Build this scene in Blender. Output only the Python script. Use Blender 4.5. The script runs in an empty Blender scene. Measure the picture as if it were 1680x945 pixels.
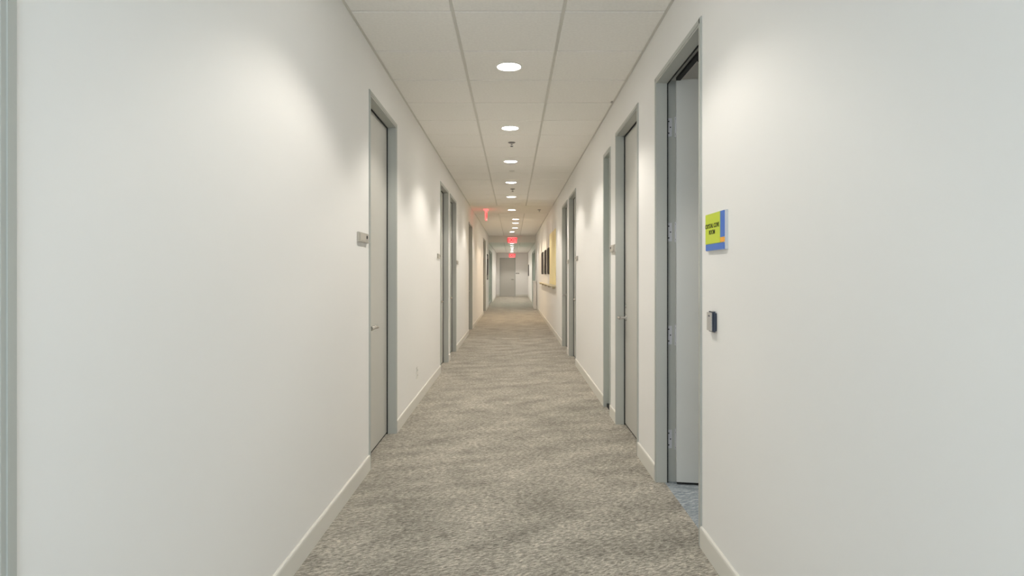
import bpy, bmesh, math
from mathutils import Vector, Matrix

# ------------------------------------------------------------------ camera, world, exposure
scene = bpy.context.scene
COL = scene.collection
EYE = 1.238                      # camera height
XL, XR = -0.91, 0.86             # wall faces left and right
ZC, ZC2 = 2.69, 2.44             # ceiling near, ceiling beyond the bulkhead
Y_BACK, Y_END = -1.436, 35.09
Y_BAND0, Y_BAND1, Y_BULK = 13.204, 14.90, 23.44
TH = 0.12                        # wall thickness
TOP = 2.41                       # top of door frames

cam_d = bpy.data.cameras.new('camera')
cam = bpy.data.objects.new('camera', cam_d)
COL.objects.link(cam)
cam.location = (0, 0, EYE)
cam.rotation_euler = (math.pi / 2, 0, 0)
cam_d.sensor_width = 36.0
cam_d.lens = 1022 / 1680 * 36.0
cam_d.shift_x = -1.0 / 1680
cam_d.shift_y = -22.5 / 1680
cam_d.clip_start = 0.02
scene.camera = cam

world = bpy.data.worlds.new('sky')
scene.world = world
world.use_nodes = True
bg = world.node_tree.nodes['Background']
bg.inputs['Color'].default_value = (0.84, 0.895, 1.0, 1)
bg.inputs['Strength'].default_value = 3.1

SPOT_W = 49.0                    # watts of each downlight
SPOT_COL = (1.0, 0.94, 0.855)
LENS_E = 30.0

vs = scene.view_settings
vs.view_transform = 'Standard'
vs.look = 'None'
vs.gamma = 1.0
vs.use_curve_mapping = False
vs.exposure = 0.67
scene.cycles.max_bounces = 10
scene.cycles.diffuse_bounces = 7
scene.cycles.glossy_bounces = 3
scene.cycles.use_adaptive_sampling = True
scene.cycles.adaptive_threshold = 0.05
scene.cycles.use_denoising = True

# ------------------------------------------------------------------ materials
def mat(name, col, rough=0.6, metal=0.0, emit=None, estr=0.0, noise=None, bump=None, spec=0.5, coat=0.0):
    m = bpy.data.materials.new(name)
    m.use_nodes = True
    nt = m.node_tree
    b = nt.nodes['Principled BSDF']
    b.inputs['Base Color'].default_value = (*col, 1)
    b.inputs['Roughness'].default_value = rough
    b.inputs['Metallic'].default_value = metal
    b.inputs['Specular IOR Level'].default_value = spec
    if coat:
        b.inputs['Coat Weight'].default_value = coat
    if emit:
        b.inputs['Emission Color'].default_value = (*emit, 1)
        b.inputs['Emission Strength'].default_value = estr
    if noise or bump:
        tc = nt.nodes.new('ShaderNodeTexCoord')
    if noise:                                   # (scale, amount)
        n = nt.nodes.new('ShaderNodeTexNoise')
        n.inputs['Scale'].default_value = noise[0]
        n.inputs['Detail'].default_value = 5
        nt.links.new(tc.outputs['Object'], n.inputs['Vector'])
        r = nt.nodes.new('ShaderNodeValToRGB')
        a = noise[1]
        r.color_ramp.elements[0].position = 0.3
        r.color_ramp.elements[1].position = 0.7
        r.color_ramp.elements[0].color = (*[c * (1 - a) for c in col], 1)
        r.color_ramp.elements[1].color = (*[min(1, c * (1 + a)) for c in col], 1)
        nt.links.new(n.outputs['Fac'], r.inputs['Fac'])
        nt.links.new(r.outputs['Color'], b.inputs['Base Color'])
    if bump:                                    # (scale, strength)
        n2 = nt.nodes.new('ShaderNodeTexNoise')
        n2.inputs['Scale'].default_value = bump[0]
        n2.inputs['Detail'].default_value = 3
        nt.links.new(tc.outputs['Object'], n2.inputs['Vector'])
        bp = nt.nodes.new('ShaderNodeBump')
        bp.inputs['Strength'].default_value = bump[1]
        bp.inputs['Distance'].default_value = 0.002
        nt.links.new(n2.outputs['Fac'], bp.inputs['Height'])
        nt.links.new(bp.outputs['Normal'], b.inputs['Normal'])
    return m

def carpet(name, dark, mid, light, rot, stretch, scale, patch=0.22):
    m = bpy.data.materials.new(name)
    m.use_nodes = True
    nt = m.node_tree
    N, L = nt.nodes.new, nt.links.new
    b = nt.nodes['Principled BSDF']
    b.inputs['Roughness'].default_value = 0.95
    b.inputs['Specular IOR Level'].default_value = 0.1
    b.inputs['Sheen Weight'].default_value = 0.14
    b.inputs['Sheen Roughness'].default_value = 0.5
    b.inputs['Sheen Tint'].default_value = (1.0, 0.92, 0.8, 1)
    tc = N('ShaderNodeTexCoord')
    mp = N('ShaderNodeMapping')
    mp.inputs['Rotation'].default_value = (0, 0, rot)
    mp.vector_type = 'TEXTURE'
    mp.inputs['Scale'].default_value = (1.0, 1.0 / stretch, 1.0)
    L(tc.outputs['Object'], mp.inputs['Vector'])
    n1 = N('ShaderNodeTexNoise')                # yarn streaks
    n1.inputs['Scale'].default_value = scale
    n1.inputs['Detail'].default_value = 8
    n1.inputs['Roughness'].default_value = 0.78
    n1.inputs['Distortion'].default_value = 0.5
    L(mp.outputs['Vector'], n1.inputs['Vector'])
    r1 = N('ShaderNodeValToRGB')
    e = r1.color_ramp.elements
    e[0].position, e[0].color = 0.36, (*dark, 1)
    e[1].position, e[1].color = 0.64, (*light, 1)
    x = e.new(0.5); x.color = (*mid, 1)
    L(n1.outputs['Fac'], r1.inputs['Fac'])
    mp2 = N('ShaderNodeMapping')
    mp2.vector_type = 'TEXTURE'
    mp2.inputs['Rotation'].default_value = (0, 0, rot * 0.8)
    mp2.inputs['Scale'].default_value = (1.0, 0.55, 1.0)
    L(tc.outputs['Object'], mp2.inputs['Vector'])
    n2 = N('ShaderNodeTexNoise')                # broad tonal patches of the weave
    n2.inputs['Scale'].default_value = 2.6
    n2.inputs['Detail'].default_value = 4
    n2.inputs['Roughness'].default_value = 0.6
    L(mp2.outputs['Vector'], n2.inputs['Vector'])
    mr = N('ShaderNodeMapRange')
    mr.inputs['From Min'].default_value = 0.33
    mr.inputs['From Max'].default_value = 0.67
    mr.inputs['To Min'].default_value = 1 - patch
    mr.inputs['To Max'].default_value = 1 + patch
    L(n2.outputs['Fac'], mr.inputs['Value'])
    mx = N('ShaderNodeVectorMath'); mx.operation = 'SCALE'
    L(r1.outputs['Color'], mx.inputs[0])
    L(mr.outputs['Result'], mx.inputs['Scale'])
    L(mx.outputs['Vector'], b.inputs['Base Color'])
    n3 = N('ShaderNodeTexNoise')
    n3.inputs['Scale'].default_value = 260
    L(tc.outputs['Object'], n3.inputs['Vector'])
    ad = N('ShaderNodeMath'); ad.operation = 'ADD'
    L(n1.outputs['Fac'], ad.inputs[0]); L(n3.outputs['Fac'], ad.inputs[1])
    bp = N('ShaderNodeBump')
    bp.inputs['Strength'].default_value = 0.6
    bp.inputs['Distance'].default_value = 0.006
    L(ad.outputs['Value'], bp.inputs['Height'])
    L(bp.outputs['Normal'], b.inputs['Normal'])
    return m

def glass(name, col, alpha_mix, rough):
    m = bpy.data.materials.new(name)
    m.use_nodes = True
    nt = m.node_tree
    nt.nodes.remove(nt.nodes['Principled BSDF'])
    out = nt.nodes['Material Output']
    t = nt.nodes.new('ShaderNodeBsdfTransparent')
    t.inputs['Color'].default_value = (*col, 1)
    g = nt.nodes.new('ShaderNodeBsdfGlossy')
    g.inputs['Color'].default_value = (0.9, 0.95, 0.93, 1)
    g.inputs['Roughness'].default_value = rough
    mx = nt.nodes.new('ShaderNodeMixShader')
    mx.inputs['Fac'].default_value = alpha_mix
    nt.links.new(t.outputs[0], mx.inputs[1])
    nt.links.new(g.outputs[0], mx.inputs[2])
    nt.links.new(mx.outputs[0], out.inputs['Surface'])
    return m

M = {
    'wall':   mat('painted_wall', (0.86, 0.85, 0.828), 0.75, bump=(900, 0.05), spec=0.25),
    'tile':   mat('acoustic_tile', (0.88, 0.86, 0.82), 0.9, noise=(60, 0.03), bump=(420, 0.25), spec=0.1),
    'tee':    mat('grid_tee', (0.66, 0.64, 0.59), 0.6),
    'drywall': mat('drywall_ceiling', (0.84, 0.82, 0.77), 0.85, bump=(500, 0.05), spec=0.15),
    'base':   mat('baseboard_vinyl', (0.74, 0.72, 0.66), 0.45),
    'frame':  mat('grey_frame_paint', (0.465, 0.475, 0.44), 0.42),
    'door':   mat('door_paint', (0.56, 0.55, 0.51), 0.38),
    'door_open': mat('grey_door_paint', (0.62, 0.63, 0.61), 0.42),
    'rubber': mat('black_rubber', (0.012, 0.012, 0.012), 0.8),
    'steel':  mat('satin_steel', (0.66, 0.65, 0.64), 0.2, metal=1.0),
    'hinge':  mat('hinge_steel', (0.64, 0.64, 0.67), 0.35, metal=0.25),
    'screw':  mat('screw_dark', (0.05, 0.05, 0.055), 0.5, metal=0.5),
    'lens':   mat('lamp_lens', (0.9, 0.9, 0.88), 0.4, emit=(1.0, 0.96, 0.90), estr=LENS_E),
    'ring':   mat('lamp_trim', (0.82, 0.80, 0.76), 0.4),
    'white':  mat('white_plastic', (0.78, 0.76, 0.72), 0.4),
    'greyp':  mat('grey_plastic', (0.46, 0.43, 0.38), 0.45),
    'greyp2': mat('grey_plastic_light', (0.52, 0.49, 0.43), 0.4),
    'sprk':   mat('sprinkler_grey', (0.16, 0.15, 0.14), 0.5),
    'navy':   mat('navy_plastic', (0.035, 0.045, 0.07), 0.35),
    'reader': mat('reader_grey', (0.50, 0.48, 0.45), 0.5, noise=(400, 0.2)),
    'lime':   mat('sign_lime', (0.60, 0.72, 0.035), 0.45),
    'blue':   mat('sign_blue', (0.055, 0.18, 0.62), 0.45),
    'orange': mat('sign_orange', (0.95, 0.42, 0.02), 0.45),
    'ink':    mat('sign_ink', (0.03, 0.04, 0.01), 0.6),
    'plate':  mat('sign_plate', (0.60, 0.62, 0.64), 0.35),
    'black':  mat('frame_black', (0.018, 0.012, 0.010), 0.5),
    'art':    mat('dark_artwork', (0.030, 0.016, 0.012), 0.5, noise=(6, 0.6)),
    'lit_border':  mat('picture_lit_border', (0.75, 0.73, 0.68), 0.7),
    'yellow': mat('painted_glow_yellow', (0.90, 0.78, 0.42), 0.6, bump=(500, 0.03)),
    'ledge':  mat('ledge_wood', (0.62, 0.55, 0.38), 0.4, noise=(8, 0.15)),
    'exit':   mat('exit_face', (0.85, 0.3, 0.3), 0.4, emit=(1.0, 0.16, 0.16), estr=0.75),
    'exit_l': mat('exit_letter', (0.8, 0.02, 0.02), 0.4, emit=(1.0, 0.02, 0.03), estr=0.75),
    'frost':  mat('frosted_glass', (0.46, 0.56, 0.50), 0.22, spec=0.7),
    'pane':   glass('window_pane', (0.93, 0.97, 0.97), 0.06, 0.02),
    'floor':  carpet('grey_carpet', (0.10, 0.093, 0.078), (0.34, 0.315, 0.268), (0.70, 0.65, 0.56), math.radians(25), 3.0, 34, 0.25),
    'floor2': carpet('blue_carpet', (0.13, 0.165, 0.21), (0.31, 0.36, 0.40), (0.74, 0.78, 0.80), math.radians(12), 5.0, 22, 0.1),
}

# ------------------------------------------------------------------ mesh helpers
def add_box(bm, x0, x1, y0, y1, z0, z1):
    x0, x1 = min(x0, x1), max(x0, x1)
    y0, y1 = min(y0, y1), max(y0, y1)
    v = [bm.verts.new(p) for p in ((x0, y0, z0), (x1, y0, z0), (x1, y1, z0), (x0, y1, z0),
                                   (x0, y0, z1), (x1, y0, z1), (x1, y1, z1), (x0, y1, z1))]
    for f in ((0, 3, 2, 1), (4, 5, 6, 7), (0, 1, 5, 4), (1, 2, 6, 5), (2, 3, 7, 6), (3, 0, 4, 7)):
        bm.faces.new([v[i] for i in f])

def add_lathe(bm, prof, origin=(0, 0, 0), axis='Z', seg=32):
    """prof: list of (radius, height) turned about the axis through origin"""
    o = Vector(origin)
    def pt(r, h, a):
        c, s = r * math.cos(a), r * math.sin(a)
        return o + (Vector((c, s, h)) if axis == 'Z' else Vector((h, c, s)) if axis == 'X' else Vector((c, h, s)))
    rings = []
    for r, h in prof:
        if r < 1e-6:
            rings.append([bm.verts.new(pt(0, h, 0))])
        else:
            rings.append([bm.verts.new(pt(r, h, 2 * math.pi * k / seg)) for k in range(seg)])
    for a, b in zip(rings, rings[1:]):
        for k in range(seg):
            k2 = (k + 1) % seg
            if len(a) == 1 and len(b) == 1:
                continue
            if len(a) == 1:
                bm.faces.new((a[0], b[k], b[k2]))
            elif len(b) == 1:
                bm.faces.new((a[k], a[k2], b[0]))
            else:
                bm.faces.new((a[k], a[k2], b[k2], b[k]))

def add_tube(bm, pts, r, seg=12):
    """round bar along a list of points with capped ends"""
    pts = [Vector(p) for p in pts]
    rings = []
    for i, p in enumerate(pts):
        d = (pts[min(i + 1, len(pts) - 1)] - pts[max(i - 1, 0)]).normalized()
        up = Vector((0, 0, 1)) if abs(d.z) < 0.9 else Vector((1, 0, 0))
        a = d.cross(up).normalized(); b = d.cross(a)
        rr = r[i] if isinstance(r, (list, tuple)) else r
        rings.append([bm.verts.new(p + rr * (math.cos(2 * math.pi * k / seg) * a + math.sin(2 * math.pi * k / seg) * b)) for k in range(seg)])
    for a, b in zip(rings, rings[1:]):
        for k in range(seg):
            bm.faces.new((a[k], a[(k + 1) % seg], b[(k + 1) % seg], b[k]))
    bm.faces.new(rings[0]); bm.faces.new(rings[-1])

def obj(name, bm, material, parent=None, bevel=0.0, smooth=False, loc=None):
    bmesh.ops.recalc_face_normals(bm, faces=bm.faces)
    if bevel:
        bmesh.ops.bevel(bm, geom=list(bm.edges), offset=bevel, segments=2, affect='EDGES', clamp_overlap=True)
    me = bpy.data.meshes.new(name)
    bm.to_mesh(me); bm.free()
    if smooth:
        for p in me.polygons:
            p.use_smooth = True
        me.set_sharp_from_angle(angle=math.radians(35))
    me.materials.append(M[material])
    o = bpy.data.objects.new(name, me)
    COL.objects.link(o)
    if parent is not None:
        o.parent = parent
        o.matrix_parent_inverse = parent.matrix_basis.inverted()
    if loc:
        o.location = loc
    return o

def boxes(name, lst, material, parent=None, bevel=0.0):
    bm = bmesh.new()
    for b in lst:
        add_box(bm, *b)
    return obj(name, bm, material, parent, bevel)

def tag(o, label, cat, group=None, kind=None):
    o['label'] = label
    o['category'] = cat
    if group:
        o['group'] = group
    if kind:
        o['kind'] = kind
    return o

def empty(name, loc, rz=0.0):
    o = bpy.data.objects.new(name, None)
    o.empty_display_size = 0.1
    COL.objects.link(o)
    o.location = loc
    o.rotation_euler = (0, 0, rz)
    o.matrix_basis = Matrix.Translation(loc) @ Matrix.Rotation(rz, 4, 'Z')
    return o

def WX(side, d):
    """x of a point d metres out of the wall into the corridor"""
    return XL + d if side < 0 else XR - d

def wbox(bm, side, d0, d1, y0, y1, z0, z1):
    add_box(bm, WX(side, d0), WX(side, d1), y0, y1, z0, z1)

def text_mesh(name, body, size, material, parent, matrix, extrude=0.0006, width=1.0):
    cu = bpy.data.curves.new(name, 'FONT')
    cu.body = body
    cu.size = size
    cu.extrude = extrude
    cu.align_x = 'CENTER'
    cu.align_y = 'CENTER'
    cu.offset = size * 0.012
    tmp = bpy.data.objects.new(name + '_curve', cu)
    COL.objects.link(tmp)
    dg = bpy.context.evaluated_depsgraph_get()
    me = bpy.data.meshes.new_from_object(tmp.evaluated_get(dg))
    bpy.data.objects.remove(tmp)
    bpy.data.curves.remove(cu)
    me.transform(matrix @ Matrix.Diagonal((width, 1, 1, 1)))
    me.materials.clear()
    me.materials.append(M[material])
    me.name = name
    o = bpy.data.objects.new(name, me)
    COL.objects.link(o)
    if parent is not None:
        o.parent = parent
        o.matrix_parent_inverse = parent.matrix_basis.inverted()
    return o

# ------------------------------------------------------------------ openings: side, y0, y1, top
OPEN_L = [(0.16, 1.136, TOP), (3.94, 4.87, TOP), (7.82, 8.77, TOP), (9.03, 10.0, TOP),
          (12.9, 14.0, 2.33), (19.3, 21.0, 2.37), (23.75, 27.4, 2.20)]
OPEN_R = [(2.826, 3.74, TOP), (4.25, 5.17, TOP), (5.46, 5.86, 2.36), (8.45, 9.45, TOP),
          (9.77, 10.75, TOP), (23.75, 27.4, 2.20)]

def wall_mesh(name, side, opens, label):
    bm = bmesh.new()
    y = Y_BACK - TH
    for (a, b, t) in opens:
        wbox(bm, side, 0, -TH, y, a, 0, 2.76)
        wbox(bm, side, 0, -TH, a, b, t, 2.76)
        y = b
    wbox(bm, side, 0, -TH, y, Y_END + TH, 0, 2.76)
    return tag(obj(name, bm, 'wall'), label, 'wall', kind='structure')

wall_l = wall_mesh('wall_left', -1, OPEN_L, 'long white painted corridor wall on the left')
wall_r = wall_mesh('wall_right', 1, OPEN_R, 'long white painted corridor wall on the right')

def baseboard(name, side, opens, label):
    """vinyl base, 95 mm, with a rounded top lip"""
    bm = bmesh.new()
    y = Y_BACK
    segs = []
    for (a, b, t) in opens:
        segs.append((y, a)); y = b
    segs.append((y, Y_END))
    for a, b in segs:
        if b - a < 0.02:
            continue
        prof = [(0.0, 0.0), (0.011, 0.0), (0.011, 0.084), (0.009, 0.092), (0.004, 0.096), (0.0, 0.096)]
        va = [bm.verts.new((WX(side, d), a, z)) for d, z in prof]
        vb = [bm.verts.new((WX(side, d), b, z)) for d, z in prof]
        n = len(prof)
        for i in range(n):
            bm.faces.new((va[i], va[(i + 1) % n], vb[(i + 1) % n], vb[i]))
        bm.faces.new(va); bm.faces.new(vb)
    return tag(obj(name, bm, 'base'), label, 'baseboard', kind='structure')

baseboard('baseboard_left', -1, OPEN_L, 'cream baseboard running along the left corridor wall')
baseboard('baseboard_right', 1, OPEN_R, 'cream baseboard running along the right corridor wall')

# floor
tag(boxes('floor', [(XL - TH, XR + 0.045, Y_BACK - TH, Y_END + TH, -0.08, 0.0), (XR + 0.045, XR + TH, Y_BACK - TH, 2.75, -0.08, 0.0),
                     (XR + 0.045, XR + TH, 3.82, Y_END + TH, -0.08, 0.0)], 'floor'),
    'mottled grey beige carpet floor of the corridor', 'floor', kind='structure')

# end wall with its door opening
EX0, EX1, EZ = -0.73, 0.16, 2.16
tag(boxes('wall_end', [(XL, EX0, Y_END, Y_END + TH, 0, 2.76), (EX1, XR, Y_END, Y_END + TH, 0, 2.76),
                       (EX0, EX1, Y_END, Y_END + TH, EZ, 2.76)], 'wall'),
    'white wall closing the far end of the corridor', 'wall', kind='structure')
tag(boxes('baseboard_end', [(XL + 0.011, EX0, Y_END - 0.011, Y_END, 0, 0.096), (EX1, XR - 0.011, Y_END - 0.011, Y_END, 0, 0.096)], 'base'),
    'cream baseboard along the far end wall', 'baseboard', kind='structure')

# wall behind the camera with a tall window that lets daylight in
WX0, WX1, WZ0, WZ1 = -0.87, 0.82, 0.06, 2.64
tag(boxes('wall_back', [(XL, WX0, Y_BACK - TH, Y_BACK, 0, 2.76), (WX1, XR, Y_BACK - TH, Y_BACK, 0, 2.76),
                        (WX0, WX1, Y_BACK - TH, Y_BACK, 0, WZ0), (WX0, WX1, Y_BACK - TH, Y_BACK, WZ1, 2.76)], 'wall'),
    'white wall with a window behind the camera', 'wall', kind='structure')
win = tag(boxes('window_1', [(WX0, WX0 + 0.05, Y_BACK - 0.09, Y_BACK - 0.03, WZ0, WZ1), (WX1 - 0.05, WX1, Y_BACK - 0.09, Y_BACK - 0.03, WZ0, WZ1),
                             (WX0, WX1, Y_BACK - 0.09, Y_BACK - 0.03, WZ0, WZ0 + 0.05), (WX0, WX1, Y_BACK - 0.09, Y_BACK - 0.03, WZ1 - 0.05, WZ1)], 'frame'),
          'grey framed window at the corridor end behind the camera', 'window', kind='structure')
boxes('pane', [(WX0 + 0.05, WX1 - 0.05, Y_BACK - 0.063, Y_BACK - 0.057, WZ0 + 0.05, WZ1 - 0.05)], 'pane', win)
pd = bpy.data.lights.new('window_portal', 'AREA')
pd.shape = 'RECTANGLE'; pd.size = WX1 - WX0; pd.size_y = WZ1 - WZ0
pd.cycles.is_portal = True
po = bpy.data.objects.new('window_portal', pd); COL.objects.link(po)
po.location = ((WX0 + WX1) / 2, Y_BACK - 0.11, (WZ0 + WZ1) / 2)
po.rotation_euler = (math.radians(90), 0, math.radians(0))
po.rotation_euler = (math.radians(-90), 0, math.radians(180))

# ------------------------------------------------------------------ ceiling: slab, grid and tiles
ceil = tag(boxes('ceiling', [(XL - TH, XR + TH, Y_BACK - TH, Y_BULK + 0.1, 2.76, 2.84),
                             (XL, XR, Y_BULK + 0.1, Y_END + TH, 2.50, 2.56)], 'drywall'),
           'suspended ceiling of off-white square tiles in a narrow grid', 'ceiling', kind='structure')
TX = (-0.33, 0.28)
GAP = 0.016

def tile_mesh(w, l):
    """tegular tile: face 6 mm below the grid, chamfered edge; local origin at the face centre"""
    bm = bmesh.new()
    hw, hl = w / 2, l / 2
    c = 0.004
    lv = [[(-hw + c, -hl + c), (hw - c, -hl + c), (hw - c, hl - c), (-hw + c, hl - c)],
          [(-hw, -hl), (hw, -hl), (hw, hl), (-hw, hl)], [(-hw, -hl), (hw, -hl), (hw, hl), (-hw, hl)]]
    zs = (0.0, 0.003, 0.022)
    R = [[bm.verts.new((x, y, z)) for x, y in q] for q, z in zip(lv, zs)]
    bm.faces.new(R[0][::-1]); bm.faces.new(R[2])
    for a, b in ((0, 1), (1, 2)):
        for k in range(4):
            bm.faces.new((R[a][k], R[a][(k + 1) % 4], R[b][(k + 1) % 4], R[b][k]))
    bmesh.ops.recalc_face_normals(bm, faces=bm.faces)
    me = bpy.data.meshes.new('ceiling_tile')
    bm.to_mesh(me); bm.free()
    me.materials.append(M['tile'])
    return me

def child(name, me, parent, loc):
    o = bpy.data.objects.new(name, me)
    COL.objects.link(o)
    o.parent = parent
    o.location = loc
    return o

P = 0.61
cols = [(XL + 0.012, TX[0]), (TX[0], TX[1]), (TX[1], XR - 0.012)]
tmesh = [tile_mesh(b - a - (GAP if i == 1 else GAP), P - 0.014) for i, (a, b) in enumerate(cols)]

def grid(y0, n, z):
    for k in range(n):
        for i, (a, b) in enumerate(cols):
            child('ceiling_tile', tmesh[i], ceil, ((a + b) / 2 + (0.0 if i == 1 else (-0.003 if i == 0 else 0.003)), y0 + (k + 0.5) * P, z))
    y1 = y0 + n * P
    for x in TX:
        boxes('main_tee', [(x - 0.012, x + 0.012, y0, y1, z + 0.006, z + 0.03)], 'tee', ceil)
    ctm = None
    for k in range(n + 1):
        y = y0 + k * P
        for i, (a, b) in enumerate(cols):
            if ctm is None:
                ctm = {}
            if i not in ctm:
                w = (b - a) / 2
                bm = bmesh.new()
                add_box(bm, -w, w, -0.012, 0.012, 0.0065, 0.028)
                me = bpy.data.meshes.new('cross_tee'); bm.to_mesh(me); bm.free()
                me.materials.append(M['tee'])
                ctm[i] = me
            child('cross_tee', ctm[i], ceil, ((a + b) / 2, y, z))
    for side in (-1, 1):
        bm = bmesh.new()
        wbox(bm, side, 0.0, 0.02, y0, y1, z + 0.0055, z + 0.03)
        obj('wall_angle', bm, 'tee', ceil)

grid(Y_BACK, 24, ZC)
grid(Y_BAND1, 14, ZC)
grid(Y_BULK + 0.1, 18, ZC2)
boxes('ceiling_band', [(XL, XR, Y_BAND0 + 0.012, Y_BAND1 - 0.012, ZC + 0.001, 2.76)], 'drywall', ceil)
boxes('ceiling_bulkhead', [(XL, XR, Y_BULK + 0.012, Y_BULK + 0.112, ZC2 - 0.002, 2.76)], 'drywall', ceil)
boxes('ceiling_border', [(XL, XR, Y_BULK + 0.1 + 18 * P + 0.01, Y_END, ZC2 + 0.001, 2.5)], 'drywall', ceil)

# ------------------------------------------------------------------ downlights
ring_me = lens_me = None
def downlight(x, y, z, label, warm=False, power=1.0, group='round downlights in the corridor ceiling'):
    global ring_me, lens_me
    root = tag(empty('ceiling_light', (x, y, z)), label, 'ceiling light', group)
    if ring_me is None:
        bm = bmesh.new()
        add_lathe(bm, [(0.094, 0.0), (0.094, -0.003), (0.088, -0.006), (0.083, -0.005), (0.080, -0.001), (0.080, 0.0)], seg=40)
        r = obj('trim_ring', bm, 'ring', root, smooth=True, loc=(0, 0, 0))
        bm = bmesh.new()
        add_lathe(bm, [(0.0, -0.0035), (0.05, -0.0030), (0.080, -0.0012), (0.080, 0.0)], seg=40)
        l = obj('lens', bm, 'lens', root, smooth=True)
        r.matrix_parent_inverse.identity(); l.matrix_parent_inverse.identity()
        ring_me, lens_me = r.data, l.data
    else:
        child('trim_ring', ring_me, root, (0, 0, 0))
        child('lens', lens_me, root, (0, 0, 0))
    ld = bpy.data.lights.new('lamp', 'SPOT')
    ld.energy = SPOT_W * power
    ld.color = (1.0, 0.80, 0.58) if warm else SPOT_COL
    ld.spot_size = math.radians(123)
    ld.spot_blend = 0.36
    ld.shadow_soft_size = 0.06
    lo = bpy.data.objects.new('lamp', ld)
    COL.objects.link(lo)
    lo.parent = root
    lo.location = (0, 0, -0.012)
    return root

downlight(-0.025, 2.52, ZC, 'round downlight just above the top edge of the view', power=0.66)
words = ['largest and nearest visible round white downlight', 'second nearest round downlight, just before the first sprinkler',
         'third nearest round downlight, after the first sprinkler', 'fourth nearest round downlight, just before the second sprinkler',
         'fifth nearest round downlight, after the second sprinkler']
for k, w in enumerate(words):
    downlight(-0.025, 4.354 + 1.83 * k, ZC, w)
downlight(-0.02, 14.05, ZC, 'round downlight in the plain plaster ceiling band', power=0.8)
downlight(0.08, Y_BAND1 + 2.5 * P, ZC, 'first warm downlight beyond the plaster ceiling band', True)
downlight(0.08, Y_BAND1 + 4.5 * P, ZC, 'second warm downlight beyond the plaster ceiling band', True)
downlight(0.08, Y_BAND1 + 7.5 * P, ZC, 'third warm downlight beyond the plaster ceiling band', True)
downlight(-0.02, Y_BAND1 + 10.5 * P, ZC, 'last downlight before the bulkhead exit sign')
for k, w in enumerate(['first downlight in the lower far ceiling', 'second downlight in the lower far ceiling', 'third downlight in the lower far ceiling',
                       'fourth downlight in the lower far ceiling', 'fifth downlight in the lower far ceiling', 'downlight nearest the far end door']):
    downlight(-0.025, Y_BULK + 0.1 + P * (1.5 + 3 * k), ZC2, w)  # half of this far row is added to brighten the far section

# ------------------------------------------------------------------ doors
FW = 0.036
def frame(root, side, y0, y1, top, stop=0.06, mat_='frame', fw=FW):
    """two jambs and a head with a rabbet behind the stop"""
    for a, b, r in ((y0, y0 + fw, 1), (y1 - fw, y1, -1)):
        bm = bmesh.new()
        wbox(bm, side, 0.006, -stop, a, b, 0.0, top)
        if r > 0:
            wbox(bm, side, -stop, -TH - 0.006, a, b - 0.016, 0.0, top)
        else:
            wbox(bm, side, -stop, -TH - 0.006, a + 0.016, b, 0.0, top)
        wbox(bm, side, 0.009, 0.006, a + 0.004, b - 0.012, 0.0, top - 0.004) if r > 0 else wbox(bm, side, 0.009, 0.006, a + 0.012, b - 0.004, 0.0, top - 0.004)
        obj('jamb', bm, mat_, root)
    bm = bmesh.new()
    wbox(bm, side, 0.006, -stop, y0 + fw, y1 - fw, top - fw, top)
    wbox(bm, side, -stop, -TH - 0.006, y0 + fw, y1 - fw, top - fw + 0.016, top)
    wbox(bm, side, 0.009, 0.006, y0 + 0.012, y1 - 0.012, top - 0.026, top - 0.004)
    obj('head', bm, mat_, root)

def lever(parent, side, d, y, z, ydir, lock=False):
    """rose, neck and lever bar on the corridor face of a door"""
    s = 1 if side < 0 else -1
    x = WX(side, d)
    h = empty('lever_handle', (x, y, z))
    h.parent = parent
    h.matrix_parent_inverse = parent.matrix_world.inverted() if False else parent.matrix_basis.inverted()
    bm = bmesh.new()
    add_lathe(bm, [(0.0, 0.0), (0.027, 0.0), (0.027, 0.006), (0.023, 0.009), (0.0, 0.009)], (x, y, z), 'X', 24)
    if s < 0:
        bmesh.ops.scale(bm, vec=(-1, 1, 1), space=Matrix.Translation((-x, 0, 0)), verts=bm.verts)
    add_tube(bm, [(x + s * 0.008, y, z), (x + s * 0.060, y, z)], 0.011, 14)
    pts, rr = [], []
    for t in range(9):
        u = t / 8
        pts.append((x + s * (0.060 + 0.012 * math.sin(u * 1.4)), y - ydir * 0.012 + ydir * 0.135 * u, z + 0.004 * math.sin(u * 3.0)))
        rr.append(0.0145 - 0.003 * u)
    add_tube(bm, pts, rr, 14)
    bpy.data.objects.remove(h)
    o = obj('lever_handle', bm, 'steel', parent, smooth=True)
    if lock:
        bm = bmesh.new()
        add_lathe(bm, [(0.0, 0.0), (0.017, 0.0), (0.017, 0.005), (0.013, 0.008), (0.0, 0.008)], (x, y + 0.005, z + 0.095), 'X', 20)
        if s < 0:
            bmesh.ops.scale(bm, vec=(-1, 1, 1), space=Matrix.Translation((-x, 0, 0)), verts=bm.verts)
        obj('lock_cylinder', bm, 'steel', parent, smooth=True)
    return o

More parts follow.
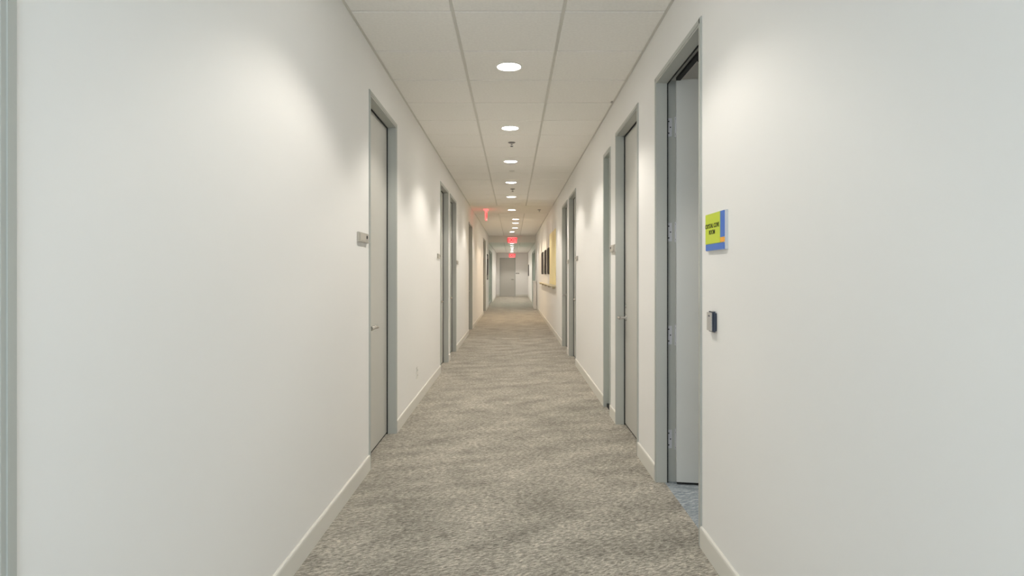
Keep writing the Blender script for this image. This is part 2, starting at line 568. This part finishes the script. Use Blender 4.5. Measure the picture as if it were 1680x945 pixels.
def closed_door(n, side, y0, y1, top, label, handle=None, lock=False, panel='door', hz=0.885):
    root = tag(empty('door_%d' % n, (WX(side, -0.05), (y0 + y1) / 2, 0)), label, 'door', kind='structure')
    frame(root, side, y0, y1, top)
    bm = bmesh.new()
    wbox(bm, side, -0.066, -0.111, y0 + FW - 0.012, y1 - FW + 0.012, 0.012, top - FW + 0.012)
    p = obj('panel', bm, panel, root, bevel=0.002)
    bm = bmesh.new()
    g = 0.008
    wbox(bm, side, -0.0585, -0.066, y0 + FW, y0 + FW + g, 0.0, top - FW)
    wbox(bm, side, -0.0585, -0.066, y1 - FW - g, y1 - FW, 0.0, top - FW)
    wbox(bm, side, -0.0585, -0.066, y0 + FW + g, y1 - FW - g, top - FW - g, top - FW)
    obj('gasket', bm, 'rubber', root)
    bm = bmesh.new()
    wbox(bm, side, -0.070, -0.108, y0 + FW - 0.012, y1 - FW + 0.012, 0.0, 0.012)
    obj('door_sweep', bm, 'rubber', root)
    if handle == 'near':
        lever(root, side, -0.066, y0 + FW + 0.065, hz, 1, lock)
    elif handle == 'far':
        lever(root, side, -0.066, y1 - FW - 0.065, hz, -1, lock)
    return root


closed_door(1, -1, *OPEN_L[0], 'grey framed door at the extreme left edge of the view')
closed_door(2, -1, *OPEN_L[1], 'nearest full grey door on the left wall with steel lever', 'near')
closed_door(3, -1, *OPEN_L[2], 'second grey door on the left wall, first of the close pair', 'near')
closed_door(4, -1, *OPEN_L[3], 'third grey door on the left wall, far one of the close pair', 'near')
closed_door(5, -1, *OPEN_L[4], 'door on the left wall just before the red exit sign', 'near')
closed_door(6, -1, *OPEN_L[5], 'far wide door on the left wall, before the bulkhead', 'near')
closed_door(7, 1, *OPEN_R[1], 'closed grey door on the right beside the open door', 'far', True)
closed_door(8, 1, *OPEN_R[3], 'mid-corridor door on the right, nearer of the close pair', 'near')
closed_door(9, 1, *OPEN_R[4], 'mid-corridor door on the right, farther of the close pair', 'far')

# end door
root = tag(empty('door_10', ((EX0 + EX1) / 2, Y_END, 0)), 'grey door in the far end wall under an exit sign', 'door', kind='structure')
for a, b in ((EX0, EX0 + 0.045), (EX1 - 0.045, EX1)):
    boxes('jamb', [(a, b, Y_END - 0.008, Y_END + TH, 0, EZ)], 'frame', root)
boxes('head', [(EX0 + 0.045, EX1 - 0.045, Y_END - 0.008, Y_END + TH, EZ - 0.045, EZ)], 'frame', root)
boxes('panel', [(EX0 + 0.045, EX1 - 0.045, Y_END + 0.05, Y_END + 0.095, 0.0, EZ - 0.045)], 'door', root)
bm = bmesh.new()
add_tube(bm, [(0.045, Y_END + 0.05, 0.95), (0.045, Y_END, 0.95), (-0.08, Y_END - 0.004, 0.95)], 0.012)
obj('lever_handle', bm, 'steel', root, smooth=True)

# ------------------------------------------------------------------ open door and the room behind it
y0, y1, top = OPEN_R[0]
root = tag(empty('door_11', (WX(1, -0.05), (y0 + y1) / 2, 0)), 'open grey door standing inward on the right wall, with hinges', 'door', kind='structure')
frame(root, 1, y0, y1, top)
PIN = (WX(1, -0.108), y1 - FW + 0.012)
PW = y1 - y0 - 2 * FW + 0.022
ROT = math.radians(81)
bm = bmesh.new()
add_box(bm, -0.046, -0.002, -PW - 0.004, -0.004, 0.014, top - FW + 0.010)
slab = obj('panel', bm, 'door_open', None, bevel=0.0015)
slab.parent = root
slab.matrix_parent_inverse = root.matrix_basis.inverted()
slab.location = (PIN[0], PIN[1], 0)
slab.rotation_euler = (0, 0, ROT)
def on_slab(o):
    o.parent = slab
    o.matrix_parent_inverse = Matrix.Identity(4)
    return o
on_slab(boxes('door_sweep', [(-0.044, -0.004, -PW, -0.008, 0.004, 0.014)], 'rubber'))
# lever on the slab, far from the hinges
bm = bmesh.new()
add_lathe(bm, [(0.0, 0.0), (0.027, 0.0), (0.027, -0.006), (0.0, -0.009)], (-0.046, -PW + 0.07, 0.9), 'X', 20)
add_tube(bm, [(-0.05, -PW + 0.07, 0.9), (-0.095, -PW + 0.07, 0.9), (-0.1, -PW + 0.09, 0.9), (-0.1, -PW + 0.19, 0.9)], 0.010)
on_slab(obj('lever_handle', bm, 'steel', smooth=True))
yr = y1 - FW + 0.016
for hz, full in ((2.115, 0), (1.49, 0), (0.875, 0), (0.255, 1)):
    h = 0.11
    hg = boxes('hinge_leaf', [(WX(1, -0.064), WX(1, -0.090), yr - 0.0025, yr, hz - h / 2, hz + h / 2)], 'hinge', root)
    bm = bmesh.new()
    for dz in (-0.035, 0.0, 0.035):
        add_lathe(bm, [(0.0, -0.0012), (0.004, -0.001), (0.004, 0.0)], (WX(1, -0.077 + (0.005 if dz else -0.005)), yr - 0.0025, hz + dz), 'Y', 10)
    s = obj('screw', bm, 'screw', root)
    s.parent = hg; s.matrix_parent_inverse = Matrix.Identity(4)
    hg2 = on_slab(boxes('hinge_leaf', [(-0.036, -0.004, -0.004, -0.0025, hz - h / 2, hz + h / 2)], 'hinge'))
    bm = bmesh.new()
    add_tube(bm, [(PIN[0] + 0.004, PIN[1] - 0.002, hz - h / 2 - 0.006), (PIN[0] + 0.004, PIN[1] - 0.002, hz + h / 2 + 0.006)], 0.0065, 12)
    obj('hinge_barrel', bm, 'hinge', root, smooth=True)
    for dz in (-0.045, 0.045):
        bm = bmesh.new()
        add_lathe(bm, [(0.0, 0.0006), (0.004, 0.0005), (0.004, 0.0)], (-0.02, -0.0025, hz + dz), 'Y', 10)
        on_slab(obj('screw', bm, 'screw'))
bm = bmesh.new()
wbox(bm, 1, -0.0585, -0.064, y1 - FW - 0.006, y1 - FW, 0.0, top - FW)
wbox(bm, 1, -0.0585, -0.064, y0 + FW, y1 - FW - 0.006, top - FW - 0.006, top - FW)
obj('gasket', bm, 'rubber', root)
# closer arm under the head
bm = bmesh.new()
hx = WX(1, -0.10)
add_box(bm, hx - 0.005, hx + 0.02, y0 + 0.20, y1 - 0.10, top - FW - 0.004, top - FW + 0.014)
add_tube(bm, [(hx + 0.02, y0 + 0.45, top - FW - 0.012), (hx + 0.30, y1 - 0.12, top - FW - 0.012)], 0.009)
obj('closer_arm', bm, 'rubber', root)

RX0, RX1, RY0, RY1 = XR + TH, 3.4, 1.2, 4.08
tag(boxes('floor_room', [(RX0, RX1 + 0.1, RY0 - 0.1, RY1 + 0.1, -0.08, 0.0), (XR + 0.045, RX0, 2.75, 3.82, -0.08, 0.0)], 'floor2'),
    'blue grey striped carpet in the room behind the open door', 'floor', kind='structure')
tag(boxes('wall_room_far', [(RX0, RX1, RY1, RY1 + 0.1, 0, 2.76)], 'wall'), 'white wall of the room behind the open door', 'wall', kind='structure')
tag(boxes('wall_room_near', [(RX0, RX1, RY0 - 0.1, RY0, 0, 2.76)], 'wall'), 'white near wall of the side room, out of view', 'wall', kind='structure')
tag(boxes('wall_room_side', [(RX1, RX1 + 0.1, RY0 - 0.1, RY1 + 0.1, 0, 2.76)], 'wall'),
    'white back wall of the side room, out of view', 'wall', kind='structure')
tag(boxes('ceiling_room', [(RX0, RX1 + 0.1, RY0 - 0.1, RY1 + 0.1, 2.76, 2.84)], 'drywall'),
    'plain ceiling of the room behind the open door', 'ceiling', kind='structure')

downlight(2.15, 2.3, 2.76, 'added unseen downlight in the side room, brightening the open door', power=0.62, group='added unseen lights in the side room')  # added lamp, out of view, brightens the open door face

# ------------------------------------------------------------------ narrow sidelight and the far glazed screens
y0, y1, top = OPEN_R[2]
root = tag(empty('window_3', (WX(1, -0.05), (y0 + y1) / 2, 0)), 'narrow grey framed sidelight on the right between two doors', 'window', kind='structure')
frame(root, 1, y0, y1, top)
bm = bmesh.new(); wbox(bm, 1, -0.066, -0.078, y0 + FW - 0.012, y1 - FW + 0.012, 0.0, top - FW + 0.012)
obj('pane', bm, 'frost', root)
bm = bmesh.new(); wbox(bm, 1, -0.02, -0.066, y0 + FW, y1 - FW, 0.0, 0.03)
obj('sill', bm, 'rubber', root)

def glazed(n, side, y0, y1, top, label, leaves):
    root = tag(empty('window_%d' % n, (WX(side, -0.05), (y0 + y1) / 2, 0)), label, 'window', kind='structure')
    frame(root, side, y0, y1, top)
    w = (y1 - y0 - 2 * FW) / leaves
    for k in range(leaves):
        a = y0 + FW + k * w
        bm = bmesh.new(); wbox(bm, side, -0.055, -0.067, a + 0.03, a + w - 0.03, 0.1, top - FW - 0.03)
        obj('pane', bm, 'frost', root)
        bm = bmesh.new()
        wbox(bm, side, -0.03, -0.09, a, a + 0.03, 0, top - FW); wbox(bm, side, -0.03, -0.09, a + w - 0.03, a + w, 0, top - FW)
        wbox(bm, side, -0.03, -0.09, a + 0.03, a + w - 0.03, 0, 0.1); wbox(bm, side, -0.03, -0.09, a + 0.03, a + w - 0.03, top - FW - 0.03, top - FW)
        obj('sash', bm, 'frame', root)
    return root

glazed(4, -1, *OPEN_L[6], 'green tinted glazed screen on the left beyond the bulkhead', 3)
glazed(5, 1, *OPEN_R[5], 'green tinted glazed screen on the right beyond the bulkhead', 3)

# white half-height cabinet on the right in front of the glazed screen
root = tag(empty('low_cabinet', (WX(1, 0.06), 22.75, 0)), 'white low cabinet against the right wall before the glazed screen', 'cabinet')
bm = bmesh.new(); wbox(bm, 1, 0.014, 0.10, 22.1, 23.3, 0.0, 0.96); obj('body', bm, 'white', root, bevel=0.004)
bm = bmesh.new(); wbox(bm, 1, 0.014, 0.12, 22.08, 23.32, 0.96, 0.99); obj('top', bm, 'white', root, bevel=0.004)
for k in range(2):
    bm = bmesh.new(); wbox(bm, 1, 0.10, 0.112, 22.12 + k * 0.59, 22.12 + k * 0.59 + 0.57, 0.06, 0.94); obj('door', bm, 'white', root, bevel=0.002)

# ------------------------------------------------------------------ pictures, painted warm-light panel and ledge on the right wall
bm = bmesh.new(); wbox(bm, 1, 0.002, 0.014, 12.35, 14.30, 1.02, 2.15)  # yellow panel stands in for warm light falling on the wall
tag(obj('painted_glow_panel', bm, 'yellow', bevel=0.003), 'pale yellow panel painting warm light on the right wall above the ledge', 'painted light')
root = tag(empty('wall_ledge', (WX(1, 0.0), 15.5, 0.98)), 'thin wooden ledge under the dark pictures on the right wall', 'shelf')
bm = bmesh.new(); wbox(bm, 1, 0.0, 0.085, 12.3, 18.6, 0.985, 1.005); obj('board', bm, 'ledge', root, bevel=0.004)
for yb in (12.6, 14.1, 15.6, 17.1, 18.4):
    bm = bmesh.new(); wbox(bm, 1, 0.0, 0.06, yb - 0.012, yb + 0.012, 0.945, 0.985); obj('bracket', bm, 'ledge', root)

def picture(side, y, w, z0, z1, label, group=None, lit_border=0.0, name='framed_picture', thick=0.022):
    root = tag(empty(name, (WX(side, 0), y, z0)), label, 'picture', group)
    bm = bmesh.new()
    f = 0.035
    a, b = y - w / 2, y + w / 2
    wbox(bm, side, 0.0, thick, a, a + f, z0, z1); wbox(bm, side, 0.0, thick, b - f, b, z0, z1)
    wbox(bm, side, 0.0, thick, a + f, b - f, z0, z0 + f); wbox(bm, side, 0.0, thick, a + f, b - f, z1 - f, z1)
    obj('frame', bm, 'black', root)
    bm = bmesh.new(); wbox(bm, side, 0.004, thick - 0.016, a + f, b - f, z0 + f, z1 - f)
    obj('lit_border' if lit_border else 'artwork', bm, 'lit_border' if lit_border else 'art', root)
    if lit_border:
        bm = bmesh.new(); wbox(bm, side, thick - 0.016, thick - 0.012, a + f + lit_border, b - f - lit_border, z0 + f + lit_border, z1 - f - lit_border)
        obj('artwork', bm, 'art', root)
    return root

G = 'dark pictures above the ledge on the right wall'
picture(1, 14.82, 0.72, 1.24, 1.86, 'nearest of the three dark framed pictures above the ledge', G)
picture(1, 16.2, 0.76, 1.24, 1.86, 'middle of the three dark framed pictures above the ledge', G)
picture(1, 17.75, 0.85, 1.24, 1.86, 'farthest of the three dark framed pictures above the ledge', G)
picture(1, 33.2, 1.0, 1.15, 1.75, 'small dark picture on the right wall near the end door')
picture(-1, 22.4, 0.9, 1.05, 1.95, 'tall dark framed picture on the left wall at the bulkhead', lit_border=0.12)  # pale border paints the lit ends above and below this picture

# ------------------------------------------------------------------ small things on the walls
def plaque(side, y0, y1, z0, z1, label):
    root = tag(empty('room_plaque', (WX(side, 0), (y0 + y1) / 2, z0)), label, 'sign', 'grey room plaques beside the doors')
    L = y1 - y0
    bm = bmesh.new(); wbox(bm, side, 0.0, 0.012, y0, y1, z0, z1); obj('plate', bm, 'greyp', root, bevel=0.002)
    bm = bmesh.new(); wbox(bm, side, 0.012, 0.017, y0 + 0.10 * L, y0 + 0.62 * L, z0 + 0.008, z1 - 0.006); obj('name_slider', bm, 'greyp2', root, bevel=0.0015)
    bm = bmesh.new(); wbox(bm, side, 0.012, 0.020, y0 + 0.004, y1 - 0.004, z0 + 0.001, z0 + 0.006); obj('lip', bm, 'greyp', root)
    bm = bmesh.new()
    add_lathe(bm, [(0.0, 0.004), (0.010, 0.003), (0.011, 0.0)], (0, 0, 0), 'X', 16)
    if side > 0:
        bmesh.ops.scale(bm, vec=(-1, 1, 1), verts=bm.verts)
    bmesh.ops.translate(bm, vec=(WX(side, 0.012), y0 + 0.82 * L, z0 + 0.60 * (z1 - z0)), verts=bm.verts)
    obj('knob', bm, 'rubber', root, smooth=True)
    return root

plaque(-1, 3.64, 3.885, 1.43, 1.488, 'grey room plaque left of the nearest left door, with a dark dot')
plaque(-1, 7.50, 7.74, 1.43, 1.488, 'small grey room plaque before the second left door')
plaque(-1, 10.06, 10.3, 1.40, 1.46, 'small grey room plaque after the third left door')
plaque(1, 5.20, 5.42, 1.43, 1.488, 'grey room plaque between the closed right door and the sidelight')
plaque(1, 8.17, 8.40, 1.42, 1.48, 'small grey room plaque before the paired doors on the right')
plaque(1, 9.50, 9.72, 1.40, 1.46, 'small grey room plaque between the paired doors on the right')

# wall outlet low on the left
root = tag(empty('wall_outlet', (XL, 5.92, 0.245)), 'white electrical outlet plate low on the left wall', 'outlet')
bm = bmesh.new(); wbox(bm, -1, 0.0, 0.006, 5.885, 5.957, 0.245, 0.36); obj('cover_plate', bm, 'white', root, bevel=0.002)
for z in (0.278, 0.327):
    bm = bmesh.new(); wbox(bm, -1, 0.006, 0.009, 5.904, 5.938, z - 0.014, z + 0.014); s = obj('socket', bm, 'white', root, bevel=0.003)
    bm = bmesh.new()
    for dy in (-0.007, 0.007):
        wbox(bm, -1, 0.009, 0.0095, 5.921 + dy - 0.001, 5.921 + dy + 0.001, z - 0.005, z + 0.006)
    sl = obj('slot', bm, 'rubber'); sl.parent = s; 

# coloured room sign beside the open door
SY0, SY1, SZ0, SZ1 = 2.485, 2.735, 1.338, 1.498
SD = 0.010
root = tag(empty('room_sign', (WX(1, 0), (SY0 + SY1) / 2, SZ0)), 'lime green and blue room name sign beside the open door', 'sign')
bm = bmesh.new(); wbox(bm, 1, 0.0, SD, SY0, SY1, SZ0, SZ1); obj('back_plate', bm, 'plate', root, bevel=0.0012)
yb = SY0 + 0.058                                   # edge between blue column and lime field
zb = SZ0 + 0.030
bm = bmesh.new(); wbox(bm, 1, SD, SD + 0.004, yb, SY1 - 0.002, zb, SZ1 - 0.002); obj('lime_field', bm, 'lime', root)
bm = bmesh.new(); wbox(bm, 1, SD, SD + 0.003, SY0 + 0.012, yb - 0.001, zb + 0.022, SZ1 - 0.002); obj('blue_column', bm, 'blue', root)
bm = bmesh.new(); wbox(bm, 1, SD, SD + 0.003, SY0 + 0.012, yb - 0.001, zb + 0.001, zb + 0.021); obj('orange_block', bm, 'orange', root)
bm = bmesh.new(); wbox(bm, 1, SD, SD + 0.003, SY0 + 0.012, SY1 - 0.002, SZ0 + 0.002, zb - 0.001); obj('blue_base', bm, 'blue', root)
# lettering: faces the corridor (-X), reads from far (+Y) to near (-Y)
def face_right(x, y, z):
    m = Matrix(((0, 0, -1, x), (-1, 0, 0, y), (0, 1, 0, z), (0, 0, 0, 1)))
    return m
text_mesh('lettering', 'CRYSTAL COVE', 0.026, 'ink', root, face_right(WX(1, SD + 0.0045), (yb + SY1) / 2 + 0.004, SZ0 + 0.105), width=1.0)
text_mesh('lettering', 'ROOM', 0.026, 'ink', root, face_right(WX(1, SD + 0.0045), (yb + SY1) / 2 + 0.004, SZ0 + 0.078), width=1.0)

# card reader
root = tag(empty('card_reader', (WX(1, 0), 2.655, 0.99)), 'small dark card reader with a grey face below the room sign', 'card reader')
bm = bmesh.new(); wbox(bm, 1, 0.0, 0.020, 2.618, 2.692, 0.993, 1.080); obj('housing', bm, 'navy', root, bevel=0.006)
bm = bmesh.new(); wbox(bm, 1, 0.020, 0.023, 2.623, 2.687, 0.998, 1.076); obj('face_plate', bm, 'reader', root, bevel=0.001)
bm = bmesh.new(); wbox(bm, 1, 0.023, 0.0242, 2.645, 2.665, 1.058, 1.064); obj('indicator', bm, 'navy', root)

# ------------------------------------------------------------------ ceiling bits
def sprinkler(x, y, z, label):
    root = tag(empty('sprinkler', (x, y, z)), label, 'sprinkler', 'fire sprinklers in the ceiling')
    bm = bmesh.new(); add_lathe(bm, [(0.040, 0.0), (0.040, -0.003), (0.032, -0.007), (0.016, -0.008), (0.0, -0.008)], (x, y, z), seg=24)
    obj('escutcheon', bm, 'sprk', root, smooth=True)
    bm = bmesh.new(); add_lathe(bm, [(0.010, -0.008), (0.010, -0.022), (0.006, -0.024), (0.004, -0.040), (0.0, -0.040)], (x, y, z), seg=14)
    for s in (-1, 1):
        add_tube(bm, [(x + s * 0.009, y, z - 0.020), (x + s * 0.013, y, z - 0.032), (x + s * 0.004, y, z - 0.045)], 0.002, 8)
    obj('body', bm, 'steel', root, smooth=True)
    bm = bmesh.new(); add_lathe(bm, [(0.0, -0.045), (0.016, -0.045), (0.016, -0.047), (0.0, -0.048)], (x, y, z), seg=16)
    obj('deflector', bm, 'screw', root)
sprinkler(-0.01, 6.86, ZC, 'first sprinkler head between the nearest downlights')
sprinkler(0.0, 10.6, ZC, 'second sprinkler head farther along the ceiling')
sprinkler(0.60, 14.0, ZC, 'sprinkler head at the right of the plaster ceiling band')
bm = bmesh.new(); add_lathe(bm, [(0.042, 0.0), (0.042, -0.002), (0.038, -0.004), (0.0, -0.0045)], (-0.01, 8.75, ZC), seg=24)
tag(obj('sprinkler_cover', bm, 'tee', smooth=True), 'flat round cover plate between the third and fourth downlights', 'cover plate')
bm = bmesh.new(); add_box(bm, 0.826, 0.842, 5.22, 5.25, ZC - 0.012, ZC + 0.004)
tag(obj('ceiling_clip', bm, 'greyp', bevel=0.002), 'tiny clip at the right ceiling edge above the closed door', 'clip')

# exit signs
def exit_letters(root, m, size):
    text_mesh('lettering', 'EXIT', size, 'exit_l', root, m, extrude=0.003)

# (a) hanging, seen edge-on, left
root = tag(empty('exit_sign', (-0.595, 13.95, ZC)), 'red glowing exit sign hanging edge-on at the left', 'exit sign')
boxes('canopy', [(-0.645, -0.545, 13.82, 14.08, ZC - 0.028, ZC)], 'exit', root, 0.004)
boxes('panel', [(-0.612, -0.578, 13.78, 14.12, ZC - 0.245, ZC - 0.028)], 'exit', root, 0.003)
for s in (-1, 1):
    m = Matrix(((0, 0, s, -0.595 + s * 0.0175), (s, 0, 0, 13.95), (0, 1, 0, ZC - 0.137), (0, 0, 0, 1)))
    exit_letters(root, m, 0.17)
# (b) on the bulkhead
def exit_flat(x, y, z, label):
    root = tag(empty('exit_sign', (x, y, z)), label, 'exit sign')
    boxes('housing', [(x - 0.18, x + 0.18, y - 0.05, y, z - 0.12, z + 0.12)], 'white', root, 0.004)
    boxes('panel', [(x - 0.17, x + 0.17, y - 0.056, y - 0.05, z - 0.11, z + 0.11)], 'exit', root)
    m = Matrix(((1, 0, 0, x), (0, 0, -1, y - 0.058), (0, 1, 0, z), (0, 0, 0, 1)))
    exit_letters(root, m, 0.19)
exit_flat(-0.01, Y_BULK + 0.012, 2.52, 'red glowing exit sign on the bulkhead across the corridor')
exit_flat(-0.02, Y_END, 2.29, 'red glowing exit sign above the far end door')

# small dark label on the end wall
root = tag(empty('door_label', (0.27, Y_END, 1.27)), 'small dark label on the end wall right of the door', 'sign')
boxes('plate', [(0.18, 0.37, Y_END - 0.010, Y_END, 1.262, 1.318)], 'navy', root, 0.002)
boxes('insert', [(0.20, 0.35, Y_END - 0.012, Y_END - 0.010, 1.272, 1.308)], 'greyp', root)
